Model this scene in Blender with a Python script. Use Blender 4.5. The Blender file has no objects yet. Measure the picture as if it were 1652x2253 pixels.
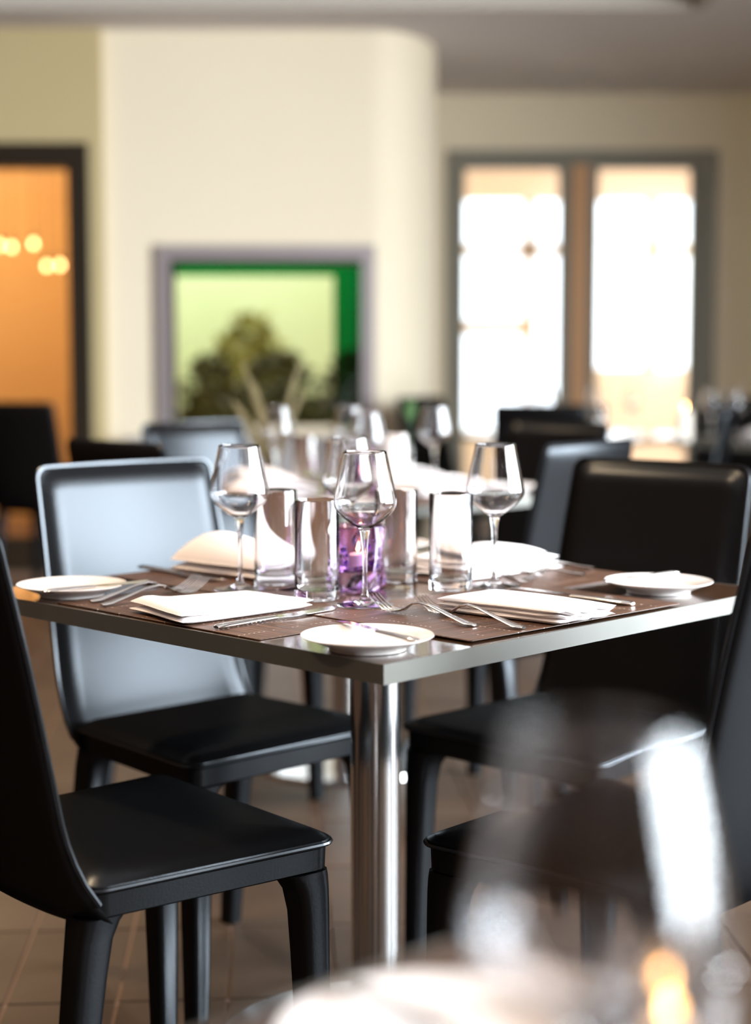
import bpy, bmesh, math, random
from mathutils import Vector, Matrix
random.seed(7)
PI = math.pi
scene = bpy.context.scene
COL = scene.collection

# ------------------------------------------------------------------ camera
F_PX = 3600.0
camd = bpy.data.cameras.new('camera')
cam = bpy.data.objects.new('camera', camd); COL.objects.link(cam)
camd.sensor_fit = 'VERTICAL'; camd.sensor_height = 36.0
camd.lens = F_PX / 2253.0 * 36.0
cam.location = (0, 0, 1.10)
cam.rotation_euler = (PI/2 - math.atan((1126.5 - 788) / F_PX), 0, 0)
camd.dof.use_dof = True
camd.dof.focus_distance = 2.20
camd.dof.aperture_fstop = 1.85
camd.clip_start = 0.02
scene.camera = cam

# ------------------------------------------------------------------ view
vs = scene.view_settings
vs.view_transform = 'Standard'; vs.look = 'None'; vs.exposure = 0.84; vs.gamma = 1.0
vs.use_curve_mapping = False

# ------------------------------------------------------------------ world
world = bpy.data.worlds.new('sky'); scene.world = world
world.use_nodes = True
bg = world.node_tree.nodes['Background']
bg.inputs['Color'].default_value = (0.88, 0.94, 1.0, 1)
bg.inputs['Strength'].default_value = 3.2

# ------------------------------------------------------------------ daylight at the room's windows
WIN_BAYS = [(0.0, 1.45), (1.62, 3.07), (3.24, 4.69)]      # y ranges of the tall windows of the right wall
WIN_Z = (0.25, 2.62)
XR = 3.5
def area(name, loc, rot, sx, sy, power, color):
    d = bpy.data.lights.new(name, 'AREA'); d.shape = 'RECTANGLE'; d.size = sx; d.size_y = sy
    d.energy = power; d.color = color
    o = bpy.data.objects.new(name, d); COL.objects.link(o); o.location = loc; o.rotation_euler = rot
    return o
for (a, b) in WIN_BAYS:
    area('window_daylight', (XR + 0.78, (a+b)/2, sum(WIN_Z)/2 + 0.25), (0, PI/2 - 0.52, 0), 3.0, b-a+0.17, 430, (0.84, 0.93, 1.0))

area('lobby_fill', (3.45, 12.2, 1.4), (0, PI/2, 0), 2.2, 2.0, 50, (1.0, 0.93, 0.86))  # added area light that brightens the lobby from its side

# ------------------------------------------------------------------ helpers
def tag(o, label=None, cat=None, group=None, kind=None):
    if label: o['label'] = label
    if cat: o['category'] = cat
    if group: o['group'] = group
    if kind: o['kind'] = kind
    return o
def link(name, me, parent=None, loc=None, rot=None):
    o = bpy.data.objects.new(name, me); COL.objects.link(o)
    if parent is not None: o.parent = parent
    if loc is not None: o.location = loc
    if rot is not None: o.rotation_euler = rot
    return o
def empty(name, loc=(0,0,0), rz=0):
    o = bpy.data.objects.new(name, None); COL.objects.link(o)
    o.location = loc; o.rotation_euler = (0, 0, rz); o.empty_display_size = 0.05
    return o
class MB:
    def __init__(s): s.v = []; s.f = []
    def add(s, vs_, fs_):
        n = len(s.v); s.v += [tuple(v) for v in vs_]; s.f += [tuple(i+n for i in f) for f in fs_]; return s
    def box(s, x0, x1, y0, y1, z0, z1):
        return s.add([(x0,y0,z0),(x1,y0,z0),(x1,y1,z0),(x0,y1,z0),(x0,y0,z1),(x1,y0,z1),(x1,y1,z1),(x0,y1,z1)],
                     [(0,3,2,1),(4,5,6,7),(0,1,5,4),(1,2,6,5),(2,3,7,6),(3,0,4,7)])
    def loft(s, loops, cap0=True, cap1=True, closed=False):
        n = len(loops[0]); vs_ = [p for l in loops for p in l]; fs_ = []
        m = len(loops)
        for i in range(m if closed else m-1):
            j = (i+1) % m
            for k in range(n):
                k2 = (k+1) % n
                fs_.append((i*n+k, i*n+k2, j*n+k2, j*n+k))
        if not closed:
            if cap0: fs_.append(tuple(reversed(range(n))))
            if cap1: fs_.append(tuple((m-1)*n+k for k in range(n)))
        return s.add(vs_, fs_)
    def lathe(s, prof, n=48, center=(0,0,0)):
        """closed surface of revolution; first and last radius may be 0"""
        cx, cy, cz = center
        vs_ = []; rings = []
        for (r, z) in prof:
            if r < 1e-7:
                rings.append((len(vs_), 1)); vs_.append((cx, cy, cz+z))
            else:
                rings.append((len(vs_), n))
                vs_ += [(cx+r*math.cos(2*PI*k/n), cy+r*math.sin(2*PI*k/n), cz+z) for k in range(n)]
        fs_ = []
        for (a, na), (b, nb) in zip(rings[:-1], rings[1:]):
            for k in range(n):
                k2 = (k+1) % n
                if na == 1 and nb == 1: continue
                if na == 1: fs_.append((a, b+k, b+k2))
                elif nb == 1: fs_.append((a+k, b, a+k2))
                else: fs_.append((a+k, b+k, b+k2, a+k2))
        return s.add(vs_, fs_)
    def tube(s, pts, rad, n=8, cap=True):
        pts = [Vector(p) for p in pts]; loops = []
        rads = rad if isinstance(rad, (list, tuple)) else [rad]*len(pts)
        up = Vector((0,0,1))
        for i, p in enumerate(pts):
            t = (pts[min(i+1, len(pts)-1)] - pts[max(i-1, 0)]).normalized()
            a = t.cross(up)
            if a.length < 1e-3: a = t.cross(Vector((1,0,0)))
            a.normalize(); b = a.cross(t)
            up = b
            loops.append([tuple(p + (a*math.cos(2*PI*k/n) + b*math.sin(2*PI*k/n))*rads[i]) for k in range(n)])
        return s.loft(loops, cap, cap)
    def mesh(s, name, mat, smooth=True, angle=0.7, bevel=0, fixn=True):
        me = bpy.data.meshes.new(name); me.from_pydata(s.v, [], s.f); me.update()
        if fixn or bevel:
            bm = bmesh.new(); bm.from_mesh(me)
            if bevel:
                bmesh.ops.bevel(bm, geom=list(bm.edges), offset=bevel, segments=2, affect='EDGES', profile=0.5)
            bmesh.ops.recalc_face_normals(bm, faces=list(bm.faces))
            bm.to_mesh(me); bm.free()
        if mat: me.materials.append(mat)
        if smooth:
            me.polygons.foreach_set('use_smooth', [True]*len(me.polygons))
            try: me.set_sharp_from_angle(angle=angle)
            except Exception: pass
        return me
def part(name, mb, mat, parent=None, **k):
    return link(name, mb.mesh(name, mat, **k), parent)
def rrect(w, h, r, n=4, cx=0, cy=0):
    pts = []
    for (sx, sy, a0) in ((1,1,0),(-1,1,PI/2),(-1,-1,PI),(1,-1,3*PI/2)):
        for k in range(n+1):
            a = a0 + PI/2*k/n
            pts.append((cx + sx*(w/2-r) + r*math.cos(a), cy + sy*(h/2-r) + r*math.sin(a)))
    return pts
def interp(tab, x):
    if x <= tab[0][0]: return tab[0][1]
    for i in range(len(tab)-1):
        (a, u), (b, v) = tab[i], tab[i+1]
        if x <= b:
            t = (x-a)/(b-a)
            m = (v-u)/(b-a)
            m0 = m if i == 0 else (v - tab[i-1][1])/(b - tab[i-1][0])
            m1 = m if i == len(tab)-2 else (tab[i+2][1]-u)/(tab[i+2][0]-a)
            h = b-a; t2 = t*t; t3 = t2*t
            return (2*t3-3*t2+1)*u + (t3-2*t2+t)*h*m0 + (-2*t3+3*t2)*v + (t3-t2)*h*m1
    return tab[-1][1]
def copy_tree(o, parent=None):
    c = o.copy(); COL.objects.link(c)
    if parent is not None: c.parent = parent
    for ch in list(o.children): copy_tree(ch, c)
    return c

# ------------------------------------------------------------------ materials
MATS = {}
def new_mat(name):
    m = bpy.data.materials.new(name); m.use_nodes = True
    nt = m.node_tree; b = nt.nodes['Principled BSDF']; MATS[name] = m
    return m, nt, b
def pmat(name, col, rough=0.5, metal=0.0, spec=0.5, noise=None, bump=None, coat=0, sheen=0):
    """noise=(scale, col2, detail), bump=(scale, strength)"""
    m, nt, b = new_mat(name)
    b.inputs['Base Color'].default_value = (*col, 1); b.inputs['Roughness'].default_value = rough
    b.inputs['Metallic'].default_value = metal; b.inputs['Specular IOR Level'].default_value = spec
    if coat: b.inputs['Coat Weight'].default_value = coat; b.inputs['Coat Roughness'].default_value = 0.06
    if sheen: b.inputs['Sheen Weight'].default_value = sheen
    tc = nt.nodes.new('ShaderNodeTexCoord')
    if noise:
        n = nt.nodes.new('ShaderNodeTexNoise'); n.inputs['Scale'].default_value = noise[0]; n.inputs['Detail'].default_value = noise[2]
        mx = nt.nodes.new('ShaderNodeMix'); mx.data_type = 'RGBA'
        mx.inputs[6].default_value = (*col, 1); mx.inputs[7].default_value = (*noise[1], 1)
        nt.links.new(tc.outputs['Object'], n.inputs['Vector']); nt.links.new(n.outputs['Fac'], mx.inputs[0])
        nt.links.new(mx.outputs[2], b.inputs['Base Color'])
    if bump:
        n = nt.nodes.new('ShaderNodeTexNoise'); n.inputs['Scale'].default_value = bump[0]; n.inputs['Detail'].default_value = 4
        bp = nt.nodes.new('ShaderNodeBump'); bp.inputs['Strength'].default_value = bump[1]; bp.inputs['Distance'].default_value = 0.002
        nt.links.new(tc.outputs['Object'], n.inputs['Vector']); nt.links.new(n.outputs['Fac'], bp.inputs['Height'])
        nt.links.new(bp.outputs['Normal'], b.inputs['Normal'])
    return m
def emat(name, col, strength):
    m, nt, b = new_mat(name)
    b.inputs['Base Color'].default_value = (*col, 1)
    b.inputs['Emission Color'].default_value = (*col, 1); b.inputs['Emission Strength'].default_value = strength
    return m
def gmat(name, col, ior=1.5, rough=0.0):
    m = bpy.data.materials.new(name); m.use_nodes = True; nt = m.node_tree
    nt.nodes.remove(nt.nodes['Principled BSDF'])
    g = nt.nodes.new('ShaderNodeBsdfGlass'); g.inputs['Color'].default_value = (*col, 1)
    g.inputs['IOR'].default_value = ior; g.inputs['Roughness'].default_value = rough
    nt.links.new(g.outputs[0], nt.nodes['Material Output'].inputs['Surface']); MATS[name] = m
    return m
def pane_mat(name, col, refl=1.0):
    """thin flat pane: see-through with its Fresnel mirror"""
    m = bpy.data.materials.new(name); m.use_nodes = True; nt = m.node_tree
    nt.nodes.remove(nt.nodes['Principled BSDF'])
    t = nt.nodes.new('ShaderNodeBsdfTransparent'); t.inputs['Color'].default_value = (*col, 1)
    g = nt.nodes.new('ShaderNodeBsdfGlossy'); g.inputs['Roughness'].default_value = 0.02
    fr = nt.nodes.new('ShaderNodeFresnel'); fr.inputs['IOR'].default_value = 1.45
    mx = nt.nodes.new('ShaderNodeMixShader')
    nt.links.new(fr.outputs[0], mx.inputs[0]); nt.links.new(t.outputs[0], mx.inputs[1]); nt.links.new(g.outputs[0], mx.inputs[2])
    nt.links.new(mx.outputs[0], nt.nodes['Material Output'].inputs['Surface']); MATS[name] = m
    return m

def leather_mat(name, refl, rough, bump):
    """black hide: dark body plus an even satin reflection"""
    m = bpy.data.materials.new(name); m.use_nodes = True; nt = m.node_tree
    nt.nodes.remove(nt.nodes['Principled BSDF'])
    d = nt.nodes.new('ShaderNodeBsdfDiffuse'); d.inputs['Color'].default_value = (0.0030, 0.0030, 0.0034, 1)
    g = nt.nodes.new('ShaderNodeBsdfGlossy'); g.inputs['Color'].default_value = (refl*0.93, refl, refl*1.08, 1); g.inputs['Roughness'].default_value = rough
    ad = nt.nodes.new('ShaderNodeAddShader')
    tc = nt.nodes.new('ShaderNodeTexCoord'); n = nt.nodes.new('ShaderNodeTexNoise'); n.inputs['Scale'].default_value = 260
    bp = nt.nodes.new('ShaderNodeBump'); bp.inputs['Strength'].default_value = bump; bp.inputs['Distance'].default_value = 0.002
    nt.links.new(tc.outputs['Object'], n.inputs['Vector']); nt.links.new(n.outputs['Fac'], bp.inputs['Height'])
    nt.links.new(bp.outputs['Normal'], g.inputs['Normal'])
    nt.links.new(d.outputs[0], ad.inputs[0]); nt.links.new(g.outputs[0], ad.inputs[1])
    nt.links.new(ad.outputs[0], nt.nodes['Material Output'].inputs['Surface']); MATS[name] = m
    return m
leather = leather_mat('black_leather', 0.025, 0.30, 0.10)
piping_m = leather_mat('leather_piping', 0.045, 0.28, 0.0)
porcelain = pmat('porcelain', (0.88, 0.82, 0.79), 0.12, 0, 0.5)
linen = pmat('white_linen', (0.90, 0.84, 0.83), 0.85, 0, 0.2, bump=(600, 0.25), sheen=0.2)
steel = pmat('cutlery_steel', (0.72, 0.70, 0.68), 0.13, 1.0)
steel_dark = pmat('cutlery_handle_steel', (0.66, 0.64, 0.62), 0.16, 1.0)
glass = gmat('clear_glass', (0.985, 0.985, 0.99), 1.48)
purple_glass = gmat('purple_glass', (0.93, 0.80, 0.98), 1.46, 0.0)
gem_m = gmat('violet_gem', (0.36, 0.06, 0.62), 1.5)
wax = pmat('candle_wax', (0.9, 0.82, 0.72), 0.5, 0, 0.3)
flame_m = emat('flame', (1.0, 0.50, 0.16), 16.0)
metal_black = pmat('black_metal', (0.02, 0.02, 0.022), 0.45, 0.6)

def brushed(name, col, rough, scale, amount, axis):
    m, nt, b = new_mat(name)
    b.inputs['Metallic'].default_value = 1.0; b.inputs['Base Color'].default_value = (*col, 1)
    tc = nt.nodes.new('ShaderNodeTexCoord'); mp = nt.nodes.new('ShaderNodeMapping')
    mp.inputs['Scale'].default_value = scale
    n = nt.nodes.new('ShaderNodeTexNoise'); n.inputs['Scale'].default_value = 1.0; n.inputs['Detail'].default_value = 6
    r = nt.nodes.new('ShaderNodeMapRange'); r.inputs[3].default_value = rough - amount; r.inputs[4].default_value = rough + amount
    bp = nt.nodes.new('ShaderNodeBump'); bp.inputs['Strength'].default_value = 0.06; bp.inputs['Distance'].default_value = 0.001
    nt.links.new(tc.outputs['Object'], mp.inputs['Vector']); nt.links.new(mp.outputs[0], n.inputs['Vector'])
    nt.links.new(n.outputs['Fac'], r.inputs[0]); nt.links.new(r.outputs[0], b.inputs['Roughness'])
    nt.links.new(n.outputs['Fac'], bp.inputs['Height']); nt.links.new(bp.outputs['Normal'], b.inputs['Normal'])
    return m
band_steel = pmat('edge_band_satin_metal', (0.115, 0.112, 0.098), 0.5, 0.1, 0.35, noise=(25, (0.10, 0.097, 0.082), 5))
pole_steel = brushed('pole_steel', (0.66, 0.66, 0.66), 0.17, (400, 400, 3), 0.03, 2)

# dark table laminate with wood grain
def wood_mat(name, c1, c2, rough, coat=0.0):
    m, nt, b = new_mat(name)
    tc = nt.nodes.new('ShaderNodeTexCoord'); mp = nt.nodes.new('ShaderNodeMapping'); mp.inputs['Scale'].default_value = (3, 40, 40)
    n = nt.nodes.new('ShaderNodeTexNoise'); n.inputs['Scale'].default_value = 2.5; n.inputs['Detail'].default_value = 6
    cr = nt.nodes.new('ShaderNodeValToRGB'); cr.color_ramp.elements[0].color = (*c1, 1); cr.color_ramp.elements[1].color = (*c2, 1)
    cr.color_ramp.elements[0].position = 0.3; cr.color_ramp.elements[1].position = 0.7
    nt.links.new(tc.outputs['Object'], mp.inputs['Vector']); nt.links.new(mp.outputs[0], n.inputs['Vector'])
    nt.links.new(n.outputs['Fac'], cr.inputs['Fac']); nt.links.new(cr.outputs[0], b.inputs['Base Color'])
    b.inputs['Roughness'].default_value = rough
    if coat: b.inputs['Coat Weight'].default_value = coat; b.inputs['Coat Roughness'].default_value = 0.05
    return m
table_wood = wood_mat('dark_table_wood', (0.030, 0.014, 0.007), (0.075, 0.035, 0.016), 0.16, 0.6)
post_wood = wood_mat('orange_timber', (0.60, 0.30, 0.12), (0.70, 0.38, 0.17), 0.5)

# woven wood placemat: fine ribs along x, pale stitch flecks across
def mat_weave():
    m, nt, b = new_mat('woven_placemat')
    tc = nt.nodes.new('ShaderNodeTexCoord')
    mp = nt.nodes.new('ShaderNodeMapping'); mp.inputs['Scale'].default_value = (4, 260, 1)
    n = nt.nodes.new('ShaderNodeTexNoise'); n.inputs['Scale'].default_value = 1.0; n.inputs['Detail'].default_value = 3
    cr = nt.nodes.new('ShaderNodeValToRGB')
    cr.color_ramp.elements[0].color = (0.024, 0.011, 0.007, 1); cr.color_ramp.elements[0].position = 0.32
    cr.color_ramp.elements[1].color = (0.17, 0.075, 0.038, 1); cr.color_ramp.elements[1].position = 0.72
    # stitch flecks: rows every 55 mm in x, dashes along y
    sx = nt.nodes.new('ShaderNodeSeparateXYZ')
    def math_(op, a, bv=None, cv=None):
        q = nt.nodes.new('ShaderNodeMath'); q.operation = op
        for i, val in enumerate((a, bv, cv)):
            if val is None: continue
            if isinstance(val, (int, float)): q.inputs[i].default_value = val
            else: nt.links.new(val, q.inputs[i])
        return q.outputs[0]
    nt.links.new(tc.outputs['Object'], sx.inputs[0])
    fx = math_('FRACT', math_('MULTIPLY', math_('ADD', sx.outputs[0], 0.5), 1/0.052))
    inx = math_('LESS_THAN', fx, 0.035)
    fy = math_('FRACT', math_('MULTIPLY', math_('ADD', sx.outputs[1], 0.5), 1/0.0085))
    iny = math_('LESS_THAN', fy, 0.35)
    n2 = nt.nodes.new('ShaderNodeTexNoise'); n2.inputs['Scale'].default_value = 60
    nt.links.new(tc.outputs['Object'], n2.inputs['Vector'])
    keep = math_('GREATER_THAN', n2.outputs['Fac'], 0.5)
    fac = math_('MULTIPLY', math_('MULTIPLY', inx, iny), keep)
    mx = nt.nodes.new('ShaderNodeMix'); mx.data_type = 'RGBA'; mx.inputs[7].default_value = (0.75, 0.66, 0.58, 1)
    nt.links.new(tc.outputs['Object'], mp.inputs['Vector']); nt.links.new(mp.outputs[0], n.inputs['Vector'])
    nt.links.new(n.outputs['Fac'], cr.inputs['Fac']); nt.links.new(cr.outputs[0], mx.inputs[6]); nt.links.new(fac, mx.inputs[0])
    nt.links.new(mx.outputs[2], b.inputs['Base Color'])
    bp = nt.nodes.new('ShaderNodeBump'); bp.inputs['Strength'].default_value = 0.35; bp.inputs['Distance'].default_value = 0.001
    nt.links.new(n.outputs['Fac'], bp.inputs['Height']); nt.links.new(bp.outputs['Normal'], b.inputs['Normal'])
    b.inputs['Roughness'].default_value = 0.42; b.inputs['Specular IOR Level'].default_value = 0.5
    return m
placemat_m = mat_weave()

wall_cream = pmat('cream_paint', (0.84, 0.73, 0.545), 0.8, 0, 0.2, noise=(1.5, (0.86, 0.75, 0.57), 3))
wall_tan = pmat('tan_paint', (0.54, 0.43, 0.23), 0.8, 0, 0.2, noise=(1.2, (0.51, 0.40, 0.21), 3))
wall_orange = pmat('orange_paint', (0.74, 0.52, 0.27), 0.8, 0, 0.2, noise=(1.0, (0.70, 0.48, 0.24), 2))
wall_brown = pmat('brown_panel', (0.12, 0.055, 0.022), 0.6, 0, 0.3, noise=(2.0, (0.08, 0.036, 0.014), 4))
ceil_m = pmat('ceiling_paint', (0.66, 0.60, 0.58), 0.9, 0, 0.1)
tray_trim_m = pmat('tray_trim_paint', (0.46, 0.41, 0.35), 0.7, 0, 0.2)
frame_grey = pmat('grey_olive_frame', (0.22, 0.20, 0.155), 0.45, 0, 0.4)
frame_dark = pmat('dark_brown_frame', (0.018, 0.011, 0.005), 0.5, 0, 0.3)
frame_metal = pmat('fireplace_metal_frame', (0.40, 0.35, 0.35), 0.4, 0.5)
frame_tan = pmat('tan_window_frame', (0.55, 0.36, 0.20), 0.5)
stone = pmat('grey_hearth_stone', (0.42, 0.40, 0.40), 0.6, 0, 0.3, noise=(8, (0.34, 0.32, 0.32), 4))
grout_m = pmat('pale_grout', (0.21, 0.14, 0.105), 0.85)
tile_m = pmat('brown_slate_tile', (0.026, 0.014, 0.008), 0.5, 0, 0.25, noise=(3.2, (0.060, 0.036, 0.022), 5), bump=(40, 0.25))
pane_clear = pane_mat('clear_pane', (0.96, 0.97, 0.97))
pane_green = pane_mat('green_pane', (0.02, 0.42, 0.22))
lawn_m = pmat('lawn', (0.28, 0.33, 0.14), 0.9, 0, 0.1, noise=(0.8, (0.42, 0.47, 0.27), 3))
leaf_dark = pmat('dark_leaf', (0.035, 0.038, 0.008), 0.6, 0, 0.3, noise=(5, (0.08, 0.08, 0.012), 2))
leaf_olive = pmat('olive_leaf', (0.26, 0.25, 0.02), 0.6, 0, 0.3, noise=(5, (0.18, 0.17, 0.015), 2))
leaf_green = pmat('green_leaf', (0.035, 0.085, 0.02), 0.6)
grass_m = pmat('dried_grass_blade', (0.20, 0.165, 0.085), 0.6, 0, 0.3, noise=(14, (0.13, 0.105, 0.05), 2))
bark_m = pmat('bark', (0.06, 0.04, 0.025), 0.8)
bulb_m = emat('glint_bulb_glow', (1.0, 0.50, 0.20), 10.0)
lamp_m = emat('added_lens_glow', (1.0, 0.70, 0.42), 25.0)

# ================================================================== SETTING
HC = 2.75          # lower ceiling
HT = 3.05          # raised tray
def struct(o): o['kind'] = 'structure'; return o

# floor: grout bed with tiles laid on it
fl = struct(part('floor', MB().box(-4.6, 3.6, -2.6, 8.75, -0.06, -0.004).box(-4.6, -1.47, 8.75, 11.3, -0.06, -0.004).box(0.25, 3.6, 8.75, 14.2, -0.06, -0.004), grout_m, smooth=False))
TW, TL, GAP = 0.190, 0.36, 0.006
tile_me = MB().box(-TW/2+GAP/2, TW/2-GAP/2, -TL/2+GAP/2, TL/2-GAP/2, -0.012, 0.0).mesh('floor_tile', tile_m, smooth=False, bevel=0.0012)
ang = math.radians(4.0)
ca, sa = math.cos(ang), math.sin(ang)
cand = []
for i in range(-26, 24):
    for j in range(-12, 42):
        u = i*TW - 0.445 + TW/2; v = j*TL + 2.75 + TL/2
        x = -0.0 + (u*ca - (v-2.75)*sa); y = 2.75 + (u*sa*0 + (v-2.75)*ca) + u*sa
        if not (-4.3 < x < 3.3 and -2.3 < y < 10.2): continue
        if x < -1.55 and y > 8.15: continue
        if x > 1.9 and y > 9.9 - (x-1.9): continue
        if -1.65 < x < 0.6 and y > 7.95: continue
        vis = y > 2.45 and abs(x) < 0.2295*y + 0.15
        cand.append((0 if vis else 1, y if vis else abs(y-2), x, y))
cand.sort()
extra = MB()
for n_, (k, d, x, y) in enumerate(cand):
    if n_ < 300 and k == 0:
        t = link('floor_tile', tile_me, fl, (x, y, 0), (0, 0, ang))
    else:
        w, l = TW/2-GAP/2, TL/2-GAP/2
        pts = [(x + (a*ca - b*sa), y + (a*sa + b*ca)) for a, b in ((-w,-l),(w,-l),(w,l),(-w,l))]
        extra.loft([[(p[0], p[1], -0.012) for p in pts], [(p[0], p[1], 0) for p in pts]])
tag(part('floor_tile_field', extra, tile_m, fl, smooth=False, fixn=False), kind='stuff')

# ceiling with a raised tray
m = MB()
m.box(-4.6, 3.6, 7.94, 8.75, HC, HC+0.1); m.box(-4.6, -1.47, 8.75, 11.3, HC, HC+0.1); m.box(0.25, 3.6, 8.75, 14.2, HC, HC+0.1)
m.box(1.55, 3.6, -2.6, 7.94, HC, HC+0.1)
m.box(-4.6, 1.55, -2.6, 7.94, HT, HT+0.1)
cl = struct(part('ceiling', m, ceil_m, smooth=False))
m = MB().box(-4.6, 1.55, 7.90, 7.94, HC-0.012, HT)
m.box(1.51, 1.55, -2.6, 7.90, HC-0.012, HT)
struct(part('trim_1', m, tray_trim_m, smooth=False))

# wall behind, left section with a glazed door
YL = 8.4
m = MB()
m.box(-4.6, -3.35, YL, YL+0.15, 0, HC)
m.box(-3.35, -1.449, YL, YL+0.15, 2.18, HC)
m.box(-1.449, -1.38, YL, YL+0.15, 0, HC)
struct(part('wall_back_left', m, wall_tan, smooth=False))
d1 = struct(empty('door_1', (-2.4, YL, 0)))
def dpart(name, boxes, mat, par, off, **k):
    mb = MB()
    for b in boxes: mb.box(b[0]-off[0], b[1]-off[0], b[2]-off[1], b[3]-off[1], b[4]-off[2], b[5]-off[2])
    return part(name, mb, mat, par, smooth=False, **k)
off = (-2.4, YL, 0)
dpart('frame', [(-3.35, -1.449, YL-0.04, YL+0.13, 2.06, 2.18), (-1.555, -1.449, YL-0.04, YL+0.13, 0, 2.06), (-3.35, -3.24, YL-0.04, YL+0.13, 0, 2.06)], frame_dark, d1, off)
dpart('bottom_rail', [(-3.24, -1.555, YL+0.02, YL+0.07, 0.0, 0.18)], frame_dark, d1, off)
dpart('pane', [(-3.24, -1.555, YL+0.04, YL+0.05, 0.18, 2.06)], pane_clear, d1, off)
# the warm room beyond the left door
m = MB().box(-4.6, -1.38, 11.2, 11.3, 0, HC)
m.box(-1.55, -1.47, 8.55, 11.2, 0, HC)
struct(part('wall_next_room', m, wall_orange, smooth=False))

# chimney breast: flat face with a rounded right end
BX0, BY0 = -1.40, 8.45
outl = [(BX0, 9.1), (BX0, BY0)]
face_x1 = -0.02
cv = [(face_x1, BY0)]
for k in range(1, 13):
    a = PI/2*k/12
    cv.append((face_x1 + 0.35*math.sin(a), BY0 + 0.68*(1-math.cos(a))))
WX0, WX1, WZ0, WZ1 = -1.055, -0.060, 0.74, 1.61     # opening of the low window in the breast
m = MB()
m.box(BX0, WX0, BY0, BY0+0.30, 0, HC)
m.box(WX0, WX1, BY0, BY0+0.30, WZ1, HC)
m.box(WX0, WX1, BY0, BY0+0.30, 0, WZ0)
m.box(WX1, face_x1, BY0, BY0+0.30, 0, HC)
base = [(face_x1, BY0+0.30)] + cv + [(cv[-1][0], 10.6), (cv[-1][0]-0.08, 10.6), (cv[-1][0]-0.08, BY0+0.9)]
m.loft([[(x, y, 0) for x, y in base], [(x, y, HC) for x, y in base]])
struct(part('wall_breast', m, wall_cream, smooth=True, angle=0.5))
w1 = struct(empty('window_1', (-0.56, BY0, WZ0)))
off = (-0.56, BY0, WZ0)
y0, y1 = BY0-0.035, BY0+0.06
dpart('window_frame', [(-1.12, 0.0, y0, y1, 1.60, 1.675), (-1.12, -1.05, y0, y1, WZ0-0.02, 1.60), (-0.07, 0.0, y0, y1, WZ0-0.02, 1.60)], frame_metal, w1, off)
dpart('inner_frame', [(-1.05, -0.07, y0+0.03, y1, 1.575, 1.60), (-1.05, -1.03, y0+0.03, y1, WZ0, 1.575)], frame_dark, w1, off)
dpart('pane', [(-1.03, -0.215, BY0+0.03, BY0+0.036, WZ0, 1.52)], pane_clear, w1, off)
o = dpart('green_pane', [(-0.215, -0.07, BY0+0.03, BY0+0.036, WZ0, 1.575), (-1.03, -0.215, BY0+0.03, BY0+0.036, 1.52, 1.575)], pane_green, w1, off)
tag(o, 'deep green glass border of the window')
struct(part('trim_2', MB().box(-1.25, 0.12, BY0-0.30, BY0-0.001, 0.0, 0.70), stone, smooth=False, bevel=0.01))

# recessed wall with the double door
YB = 10.45
DX0, DX1, DZ = 0.447, 2.150, 2.40
m = MB()
m.box(0.25, DX0, YB, YB+0.15, 0, HC)
m.box(DX0, DX1, YB, YB+0.15, DZ, HC)
m.box(DX1, 2.24, YB, YB+0.15, 0, HC)
struct(part('wall_back', m, wall_cream, smooth=False))
d2 = struct(empty('door_2', (1.3, YB, 0))); off = (1.3, YB, 0)
dpart('frame', [(DX0, DX1, YB-0.03, YB+0.12, 2.31, DZ), (DX0, DX0+0.075, YB-0.03, YB+0.12, 0, 2.31), (DX1-0.115, DX1, YB-0.03, YB+0.12, 0, 2.31)], frame_grey, d2, off)
o = dpart('centre_post', [(1.238, 1.338, YB-0.02, YB+0.10, 0, 2.31)], post_wood, d2, off)
tag(o, 'orange timber post between the door leaves')
for (a, b, pa, pb) in ((DX0+0.075, 1.238, 0.565, 1.158), (1.338, DX1-0.115, 1.408, 1.985)):
    lf = dpart('door_leaf', [(a, pa, YB, YB+0.05, 0.02, 2.31), (pb, b, YB, YB+0.05, 0.02, 2.31), (pa, pb, YB, YB+0.05, 2.284, 2.31), (pa, pb, YB, YB+0.05, 0.02, 0.26)], frame_grey, d2, off)
    dpart('pane', [(pa, pb, YB+0.02, YB+0.028, 0.26, 2.284)], pane_clear, lf, off)
# entrance lobby beyond the double door, with its outer window
YV = 13.9
m = MB()
m.box(-0.2, 0.05, YB+0.15, YV, 0, HC); m.box(3.25, 3.4, YB+0.15, 11.2, 0, HC); m.box(3.25, 3.4, 13.2, YV, 0, HC); m.box(3.25, 3.4, 11.2, 13.2, 0, 0.3); m.box(3.25, 3.4, 11.2, 13.2, 2.5, HC)  # side opening added to let the lobby fill light in
m.box(-0.2, 3.4, YV, YV+0.15, 2.42, HC); m.box(-0.2, 1.62, YV, YV+0.15, 0, 0.50); m.box(1.62, 3.4, YV, YV+0.15, 0, 1.02)
m.box(-0.2, 0.25, YV, YV+0.15, 0.50, 2.42); m.box(3.1, 3.4, YV, YV+0.15, 1.02, 2.42); m.box(1.62, 1.84, YV, YV+0.15, 0.50, 2.42); m.box(1.62, 1.63, YV, YV+0.15, 0.5, 1.02)
struct(part('wall_lobby', m, pmat('lobby_paint', (0.82, 0.62, 0.43), 0.8), smooth=False))
w2 = struct(empty('window_2', (1.0, YV, 0.50))); off = (1.0, YV, 0.50)
dpart('window_frame', [(0.25, 1.62, YV+0.02, YV+0.10, 1.96, 2.06), (1.24, 1.35, YV+0.02, YV+0.10, 0.50, 2.42), (0.25, 1.24, YV+0.02, YV+0.10, 1.30, 1.42)], frame_tan, w2, off)
dpart('pane', [(0.25, 1.62, YV+0.055, YV+0.06, 0.50, 2.42)], pane_clear, w2, off)
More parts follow.
